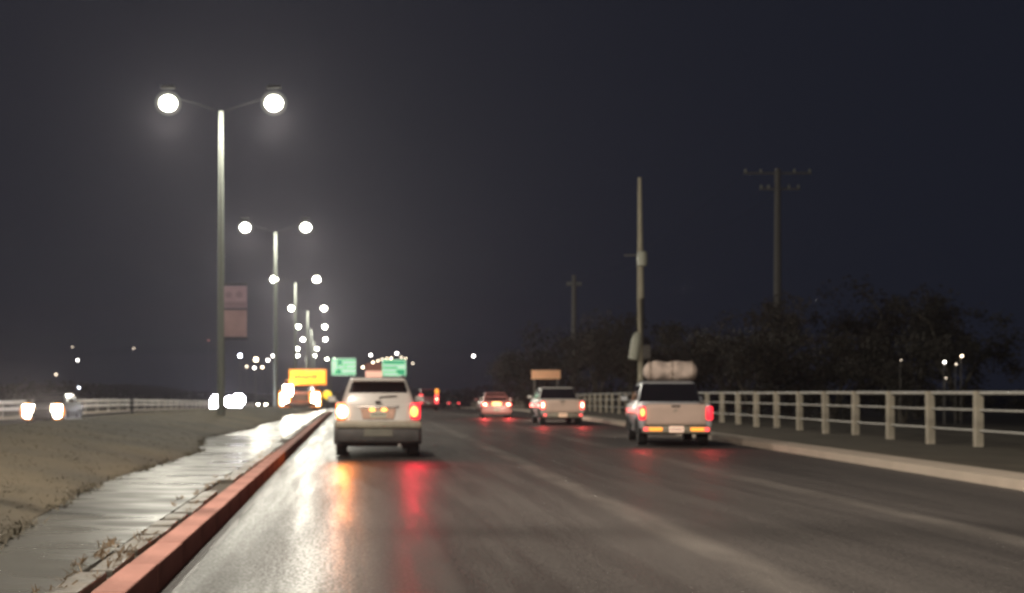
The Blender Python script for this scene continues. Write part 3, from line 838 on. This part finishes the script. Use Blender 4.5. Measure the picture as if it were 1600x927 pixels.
# --- oncoming truck with the yellow light box
TY = 90
t = thing('truck', 'orange oncoming truck with bright headlamps under a yellow lit sign', 'truck', (X(470, TY), TY, gz(TY)), R(180))
MB().box((0, -2.9, 1.55), (2.5, 4.6, 2.0), .05).build('cargo_box', M['orange_cab'], t, True)
shell([(.5, 1.20, -.5, 1.25, .15), (.8, 1.28, -.55, 1.35, .15), (1.5, 1.28, -.55, 1.30, .15), (1.55, 1.25, -.55, 1.2, .15)]).build('cab', M['orange_cab'], t, True, 35)
cabin(t, 1.55, 2.15, 1.22, 1.12, -.5, -.45, 1.1, .8, M['orange_cab'], rear=False, side_split=(.5,))
MB().box((0, 1.36, .62), (2.5, .2, .3), .05).build('bumper', M['plastic'], t, True)
MB().box((0, 1.36, 1.12), (1.3, .08, .5), .02).build('grille', M['plastic'], t)
for s in (-1, 1):
    o = lampbox(t, 'headlight', (s * 1.16, 1.36, 1.02), (.60, .16, .95), M['head'], bev=.12)
    MB().box((s * 1.12, 1.32, 1.04), (.92, .14, 1.25), .16).build('amber_halo', M['amber_rim'], t, True)  # amber block added round the headlamp for an orange halo
    mirror(t, s * 1.5, 1.0, 1.75, M['plastic'])
lampbox(t, 'spot_lamp', (.90, 1.38, 1.66), (.70, .14, .80), M['head'], bev=.07)
MB().ball((0, 1.4, .62), (.12, .05, .08), 10, 6).build('fog_lamp', M['brake_white'], t)
for x, y in ((-1.05, .4), (1.05, .4), (-1.05, -3.8), (1.05, -3.8)): wheel(t, x, y, .46, .3)
MB().box((0, -1.9, .5), (.9, 6, .2), .02).build('chassis', M['plastic'], t)
l = bpy.data.lights.new('truck_glow', 'POINT'); l.energy = 90; l.color = (1, .45, .2); l.shadow_soft_size = .3
lo = bpy.data.objects.new('truck_glow', l); COL.objects.link(lo); lo.parent = t; lo.location = (0, 2.4, 1.0)
sg = thing('light_box_sign', 'yellow lit sign board on top of the orange truck', 'sign', (X(481, TY - .9), TY - .9, Z(602, TY - .9)), 0)
sh = (602 - 577) * (TY - .9) / FPX; sw = 59 * (TY - .9) / FPX
fr = MB().box((0, 0, sh / 2), (sw, .16, sh), .04).build('frame', M['orange_box'], sg)
MB().box((0, -.07, sh / 2), (sw - .26, .06, sh - .26), .03).build('panel', M['yellow_box'], sg)
xx = -sw * .36
for k_ in range(11):
    ww = random.uniform(.06, .16)
    MB().box((xx + ww / 2, -.104, sh / 2 + random.uniform(-.02, .03)), (ww, .012, random.uniform(.14, .26))).build('letter_mark', M['yellow_ink'], sg)
    xx += ww + .04
# yellow beacon disc beside the kerb end
bk = thing('beacon_post', 'round yellow beacon on a short post at the end of the red kerb', 'beacon', (X(511.5, 82.5), 82.5, gz(82.5) + .2))
zb_ = Z(617, 82.5) - bk.location.z
MB().tube([(0, 0, -.1), (0, 0, zb_ - .2)], .05, 8).build('post', M['dark_steel'], bk)
MB().lathe([(.2, -.06), (.31, -.05), (.32, 0), (.31, .05), (.2, .06)], 20, Matrix.Translation((0, 0, zb_)) @ Matrix.Rotation(R(90), 4, 'X')).build('disc', M['amber_disc'], bk, True)

# ------------------------------------------------------------------ signs
def guide_sign(label, px0, px1, py0, py1, d, kind, post_px):
    x0, x1, z0, z1 = X(px0, d), X(px1, d), Z(py1, d), Z(py0, d)
    cx_, cz_ = (x0 + x1) / 2, (z0 + z1) / 2; w_, h_ = x1 - x0, z1 - z0
    t = thing('guide_sign', label, 'road sign', (cx_, d, gz(d)), 0, 'green guide signs over the road')
    cz_ -= gz(d)
    pnl = MB().box((0, 0, cz_), (w_, .12, h_), .03).build('panel', M['green_glow'], t)
    e = .07
    for (a, b2, c2, d2) in ((0, h_ / 2 - e, w_ - .1, .12), (0, -h_ / 2 + e, w_ - .1, .12)):
        MB().box((a, -.067, cz_ + b2), (c2, .02, d2)).build('border', M['green_pale'], pnl)
    for s in (-1, 1):
        MB().box((s * (w_ / 2 - e), -.068, cz_), (.12, .02, h_ - .36)).build('border', M['green_pale'], pnl)
    def bar(u, v, uw, vh, m='green_pale', rot=0):
        MB().box((u * w_, -.075, cz_ + v * h_), (uw * w_, .03, vh * h_), .01, Matrix.Rotation(rot, 4, 'Y')).build('lettering', M[m], pnl)
    if kind == 1:
        bar(-.36, 0, .20, .74); bar(.2, .26, .50, .16); bar(.2, .02, .50, .18); bar(.18, -.24, .54, .22)
        bar(-.20, .24, .13, .26, 'green_deep', .5); bar(-.26, -.26, .20, .22, 'green_deep', -.2); bar(-.14, -.02, .14, .2)
        bar(.08, .0, .05, .24, 'green_deep')
    else:
        bar(-.16, .14, .56, .14); bar(.30, .06, .34, .30); bar(-.18, -.14, .56, .16); bar(-.12, -.36, .60, .14)
        bar(.24, -.24, .30, .18, 'green_deep', -.25); bar(.32, -.16, .16, .12, 'green_deep', .6); bar(-.12, .31, .5, .06, 'green_deep')
    px_ = X(post_px, d) - cx_
    MB().tube([(px_, .4, -.1), (px_, .4, cz_ + .2)], [.2, .14], 10).build('post', M['steel'], t, True)
    for dz in (-.5, .5):
        MB().tube([(px_, .4, cz_ + dz), (px_ * .0 - math.copysign(w_ * .3, -px_ if px_ else 1) * 0, .2, cz_ + dz)], .07, 8).build('arm', M['steel'], t)
    return t
guide_sign('green guide sign with pale left block, above the left corner of the white SUV', 518, 556, 560, 587, 150, 1, 551)
guide_sign('green guide sign with a dark green arrow, above the middle of the white SUV roof', 597, 634.5, 562, 588, 150, 2, 626)
d = 140
t = thing('roadworks_sign', 'brown board with pale pink lower band left of the green arrow sign', 'road sign', (X(584, d), d, gz(d)))
za, zc, zd = Z(590, d) - gz(d), Z(579.5, d) - gz(d), Z(568, d) - gz(d); w_ = 26 * d / FPX
MB().box((0, 0, (zc + zd) / 2), (w_, .08, zd - zc), .01).build('upper_board', M['sign_back'], t)
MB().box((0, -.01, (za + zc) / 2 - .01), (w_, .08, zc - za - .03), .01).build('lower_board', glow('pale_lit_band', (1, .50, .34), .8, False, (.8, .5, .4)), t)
for s in (-1, 1): MB().box((s * w_ * .36, .07, zd / 2), (.1, .06, zd), .008).build('leg', M['steel'], t)
# orange sign on the right verge
d = 80
t = thing('roadworks_sign', 'blank orange roadside sign standing behind the pale pickup truck', 'road sign', (X(853, d), d, gz(d)), R(-3))
zl, zh = Z(592.5, d) - gz(d), Z(578.5, d) - gz(d); w_ = 45 * d / FPX
MB().box((0, 0, (zl + zh) / 2), (w_, .05, zh - zl), .012).build('panel', M['sign_orange'], t)
MB().box((0, .035, zh + .03), (w_ * .9, .05, .05), .01).build('top_rail', M['dark_steel'], t)
for s in (-1, 1): MB().box((s * w_ * .40, .06, zh / 2), (.08, .06, zh), .008).build('leg', M['wood_dim'], t)

# ------------------------------------------------------------------ utility poles
d = 64
t = thing('utility_pole', 'tall pale utility pole behind the bundle-carrying pickup', 'utility pole', (X(1001, d), d, gz(d)))
zt = Z(276, d)
MB().tube([(0, 0, -.3), (0, 0, zt * .5), (-.05, 0, zt)], [.24, .19, .10], 12).build('shaft', M['wood'], t, True)
zz = Z(403, d)
MB().lathe([(.12, -.42), (.26, -.38), (.28, 0), (.26, .34), (.14, .42)], 14, Matrix.Translation((.05, -.1, zz))).build('insulator_drum', M['can'], t, True)
zz = Z(540, d)
MB().lathe([(.16, -.75), (.27, -.70), (.28, .2), (.24, .55), (.10, .78)], 14, Matrix.Translation((-.32, -.15, zz)) @ Matrix.Rotation(R(9), 4, 'Y')).build('transformer', M['can'], t, True)
MB().box((.30, -.05, zz - .3), (.42, .36, .75), .05).build('meter_cabinet', M['can_dark'], t)
MB().tube([(-.9, 0, zt - 4.2), (0.1, -.1, zt - 4.2)], .04, 6).build('bracket', M['wood_dim'], t)
def pylon(label, px, top, d, wid, arms):
    t = thing('utility_pole', label, 'utility pole', (X(px, d), d, gz(d)))
    H = Z(top, d) - gz(d)
    MB().tube([(0, 0, -.3), (0, 0, H)], [wid, wid * .6], 10).build('shaft', M['wood_dim'], t, True)
    for (dz, wl_, wr_) in arms:
        a = MB().box(((wr_ - wl_) / 2, 0, H - dz), (wl_ + wr_, .14, .16), .02).build('crossarm', M['wood_dim'], t)
        for xx in (-wl_ + .15, wr_ - .15, -wl_ * .5, wr_ * .5):
            MB().lathe([(.05, 0), (.11, .06), (.06, .14), (.11, .2), (.04, .3)], 10, Matrix.Translation((xx, 0, H - dz + .08))).build('insulator', M['can'], a, True)
    return t
pylon('dim tall pole with crossarms rising behind the trees on the right', 1215, 264, 105, .42, [(.4, 3.0, 3.0), (1.8, 1.6, 2.0)])
pylon('faint distant pole rising over the shrubs left of the pale utility pole', 897, 430, 140, .40, [(1.2, .9, .9)])
# cables strung between the poles
def cable(a, b_, sag):
    pts = []
    for i in range(17):
        u = i / 16; p = Vector(a).lerp(Vector(b_), u); p.z -= sag * 4 * u * (1 - u); pts.append(p)
    return pts
wr = MB()
q1, q2, q3 = (X(1215, 105), 105, Z(268, 105)), (X(897, 140), 140, Z(440, 140)), (X(1001, 64), 64, Z(280, 64))
wr.tube(cable((q1[0] - 2.8, q1[1], q1[2]), (q2[0] - .7, q2[1], q2[2]), 1.5), .012, 4)
wr.tube(cable((q1[0] + 2.8, q1[1], q1[2]), (q2[0] + .7, q2[1], q2[2]), 1.5), .012, 4)
tag(wr.build('cable', M['dark_steel']), 'thin dark power cables strung between the dim poles on the right', 'cable')

# ------------------------------------------------------------------ trees
def tree_mesh(seed, H, spread, mleaf, nleaf=5200, low=.12):
    rnd = random.Random(seed)
    tr = MB()
    tips = []
    for s in range(rnd.randint(2, 4)):
        an = rnd.uniform(0, 6.28); ln = rnd.uniform(.5, .8)
        p0 = Vector((rnd.uniform(-.15, .15), rnd.uniform(-.15, .15), -.2)); p1 = p0 + Vector((math.cos(an) * .12 * spread, math.sin(an) * .12 * spread, H * .32))
        p2 = p0 + Vector((math.cos(an) * .4 * spread, math.sin(an) * .4 * spread, H * ln))
        tr.tube([p0, p1, p2], [.045 * H * .4, .03 * H * .4, .01 * H * .4], 8)
        for k in range(6):
            u = rnd.uniform(.35, 1); b0 = p1.lerp(p2, u); a2 = rnd.uniform(0, 6.28)
            e = b0 + Vector((math.cos(a2) * spread * rnd.uniform(.25, .5), math.sin(a2) * spread * rnd.uniform(.25, .5), H * rnd.uniform(.02, .22)))
            m_ = b0.lerp(e, .5) + Vector((0, 0, .03 * H))
            tr.tube([b0, m_, e], [.012 * H * .4, .008 * H * .4, .003 * H * .4], 6); tips += [e, m_]
    cl = []
    for e in tips:
        cl.append((e, rnd.uniform(.14, .26) * spread))
    for k in range(26):
        a2 = rnd.uniform(0, 6.28); rr_ = spread * math.sqrt(rnd.random()) * .92; u = rr_ / spread
        zz = H * rnd.uniform(low, .98 - .45 * u * u)
        cl.append((Vector((math.cos(a2) * rr_, math.sin(a2) * rr_, zz)), rnd.uniform(.12, .28) * spread))
    lf = MB()
    for _ in range(nleaf):
        c, r_ = rnd.choice(cl)
        dv = Vector((rnd.gauss(0, 1), rnd.gauss(0, 1), rnd.gauss(0, .8))); dv = dv.normalized() * r_ * rnd.random() ** .5
        p = c + dv; p.z = max(p.z, .1)
        s = rnd.uniform(.05, .15)
        a = Vector((rnd.gauss(0, 1), rnd.gauss(0, 1), rnd.gauss(0, 1))).normalized(); b_ = a.orthogonal().normalized()
        lf.add([p - a * s, p + b_ * s * .5, p + a * s, p - b_ * s * .5], [(0, 1, 2, 3)])
    return tr, lf, mleaf
def plant(proto, x, y, rz, sc, label, zoff=0):
    t = thing('tree', label, 'tree', (x, y, gz(y) + zoff), rz, 'trees and shrubs beyond the right fence')
    t.scale = (sc, sc, sc)
    for o in proto:
        c = o.copy(); COL.objects.link(c); c.parent = t
    return t
protos = []
for i, (H, sp, ml) in enumerate(((8, 4.2, 'leaf_b'), (7, 4.0, 'leaf'), (5, 3.4, 'leaf'), (9, 3.8, 'leaf_b'))):
    tr, lf, ml = tree_mesh(40 + i, H, sp, M[ml], 6500)
    a = tr.build('trunk', M['bark'], None, True); b_ = lf.build('crown', ml)
    protos.append((a, b_, H))
spots = [(1140, 74, 0, 480, 'bushy tree behind the fence just right of the bundle-carrying pickup'),
         (1235, 82, 3, 440, 'large tree in front of the dim crossarm pole'),
         (1335, 88, 0, 430, 'broad dark tree right of the dim crossarm pole, highest of the wood'),
         (1430, 80, 3, 432, 'tall dark tree towards the right end of the wood'),
         (1500, 74, 1, 450, 'last dark tree at the right end of the wood'),
         (1075, 86, 1, 500, 'dark tree behind the roof bundle of the pickup'),
         (1180, 64, 2, 500, 'low leafy shrub close behind the fence, right of the pickup'),
         (1300, 66, 2, 505, 'low leafy shrub close behind the fence under the broad tree'),
         (1410, 62, 2, 510, 'low leafy shrub close behind the fence near its third post'),
         (985, 98, 1, 488, 'dark tree right behind the pale utility pole'),
         (930, 108, 0, 482, 'rounded tree left of the pale utility pole'),
         (880, 118, 2, 500, 'shrubby tree above the pale pickup truck'),
         (825, 135, 2, 535, 'lowest shrub of the row above the red-lit saloon'),
         (1045, 70, 2, 520, 'small shrub between the utility pole and the roof bundle')]
for i, (px, d, k_, top, lab) in enumerate(spots):
    Hn = Z(top, d) - gz(d)
    plant(protos[k_][:2], X(px, d), d, i * 1.7, Hn / protos[k_][2] / .97, lab, -.3)
for a, b_, H in protos:
    bpy.data.objects.remove(a); bpy.data.objects.remove(b_)
# far wood that reads as one mass
rnd = random.Random(5); fw = MB()
for _ in range(16000):
    x = rnd.uniform(-330, 420); y = rnd.uniform(330, 420)
    hmax = 4.5 + 2.5 * math.sin(x * .05) + 1.8 * math.sin(x * .13 + 1)
    p = Vector((x, y, gz(y) + rnd.random() ** .7 * max(1.5, hmax)))
    s = rnd.uniform(.35, .9); a = Vector((rnd.gauss(0, 1), rnd.gauss(0, 1), rnd.gauss(0, 1))).normalized(); b2 = a.orthogonal().normalized()
    fw.add([p - a * s, p + b2 * s * .6, p + a * s, p - b2 * s * .6], [(0, 1, 2, 3)])
tag(fw.build('far_wood', M['leaf']), 'dark far-off wood along the horizon', 'wood', kind='stuff')

# ------------------------------------------------------------------ far lamps
def far_lamp(px, py, d, r_px, m, label, group):
    x, z = X(px, d), Z(py, d); base = gz(d)
    t = thing('far_lamp', label, 'street lamp', (x, d, base), 0, group)
    r_ = r_px * d / FPX
    MB().tube([(0, .1, -.2), (0, .1, max(.4, z - base))], [.09 if d > 100 else .025, .06 if d > 100 else .02], 6).build('pole', M['wood_dim'], t)
    MB().ball((0, 0, z - base), (r_, r_, r_), 10, 6).build('globe', M[m], t, True)
G1 = 'far street lamps in a rising line behind the green signs'
row = [(567, 574), (575.5, 570), (583, 566.5), (590.5, 564), (597, 561.5), (604, 560), (611, 560), (627, 558.5), (634, 560)]
for i, (a, c) in enumerate(row):
    far_lamp(a, c, 300 + 18 * i, (1.7, 1.3, 1.6, 1.2, 1.8, 1.1, 1.5, 1.7, 1.0)[i], ('far_lens_warm', 'far_dim', 'far_lens_warm')[i % 3], ('lowest and leftmost lamp of the rising line left of the green arrow sign', 'second lowest lamp of the rising line over the pink-banded board',
             'third lamp from the left in the rising line over the pink-banded board', 'fourth lamp from the left in the rising line, just before the green arrow sign',
             'fifth lamp of the rising line, at the left top corner of the green arrow sign', 'sixth lamp of the rising line, over the left third of the green arrow sign',
             'seventh lamp of the rising line, left of the brightest lamp over the green arrow sign', 'lamp just right of the brightest lamp over the green arrow sign', 'rightmost lamp of the line, at the right top corner of the green arrow sign')[i], G1)
for a, c, d, r_, m, lab in ((579, 555, 330, 2.8, 'far_lens', 'single lamp high above the pink-banded board'),
                            (620, 552.5, 380, 3.0, 'far_lens', 'brightest lamp over the green arrow sign'),
                            (645, 568, 340, 2.2, 'far_dim', 'small lamp just off the right end of the white SUV roof'),
                            (740, 556.5, 360, 3.0, 'far_lens', 'lone lamp between the white SUV and the orange sign'),
                            (375, 556, 300, 4.2, 'far_lens_blue', 'cool white lamp above the dazzling headlights'),
                            (400, 562, 300, 5.0, 'far_lens_warm', 'broad warm lamp right of the cool white lamp'),
                            (385.5, 573, 310, 2.8, 'far_dim', 'left lamp of the low trio under the broad warm lamp'),
                            (397.5, 575, 312, 2.8, 'far_lens', 'middle lamp of the low trio under the broad warm lamp'),
                            (410, 574, 315, 2.6, 'far_lens_warm', 'right lamp of the low trio under the broad warm lamp'),
                            (418.5, 563, 320, 3.2, 'far_lens', 'lower of two lamps beside the second lamp pole foot'),
                            (427, 556, 320, 3.6, 'far_lens', 'upper of two lamps beside the second lamp pole foot'),
                            (113, 542.5, 560, 1.4, 'far_dim', 'highest of the lamps in the far left sky'),
                            (121, 563, 560, 2.6, 'far_lens', 'bright lamp under the highest one on the far left'),
                            (87.5, 585.5, 560, 2.8, 'far_dim', 'lamp left of the others above the oncoming car'),
                            (124, 605.5, 560, 2.8, 'far_lens_blue', 'lowest lamp of the far left cluster, just over the barrier'),
                            (209, 544.5, 560, 1.7, 'far_dim', 'lone lamp between the far left cluster and the banner pole'),
                            (326, 532, 560, 1.3, 'far_lens_red', 'tiny reddish lamp left of the banner pole'),
                            (1476, 566, 59, 2.6, 'far_lens', 'left lamp of the cluster on the far right'),
                            (1503, 556.5, 59, 2.4, 'far_lens_warm', 'upper right lamp of the cluster on the far right'),
                            (1494, 569, 59, 1.8, 'far_dim', 'middle lamp of the cluster on the far right'),
                            (1478, 591, 59, 1.4, 'far_dim', 'lowest small lamp of the cluster on the far right'),
                            (1408, 563, 59, 1.2, 'far_dim', 'tiny pale lamp left of the far right cluster')):
    far_lamp(a, c, d, r_ * .68, m, lab, 'far town lamps')

# ------------------------------------------------------------------ haze round the scene
hz = MB().box((0, 385, 8.5), (1700, 960, 37)).build('haze', bpy.data.materials.new('haze_air'))
hz.location = (0, 0, 0); tag(hz, 'damp night air glowing round the lamps', 'haze', kind='stuff')
hm = hz.data.materials[0]; hm.use_nodes = True
nt = hm.node_tree
nt.nodes.remove(nt.nodes['Principled BSDF'])
pv = nt.nodes.new('ShaderNodeVolumePrincipled')
pv.inputs['Color'].default_value = (.92, .87, 1, 1)
pv.inputs['Density'].default_value = HAZE_DENSITY
pv.inputs['Anisotropy'].default_value = .7
nt.links.new(pv.outputs['Volume'], nt.nodes['Material Output'].inputs['Volume'])
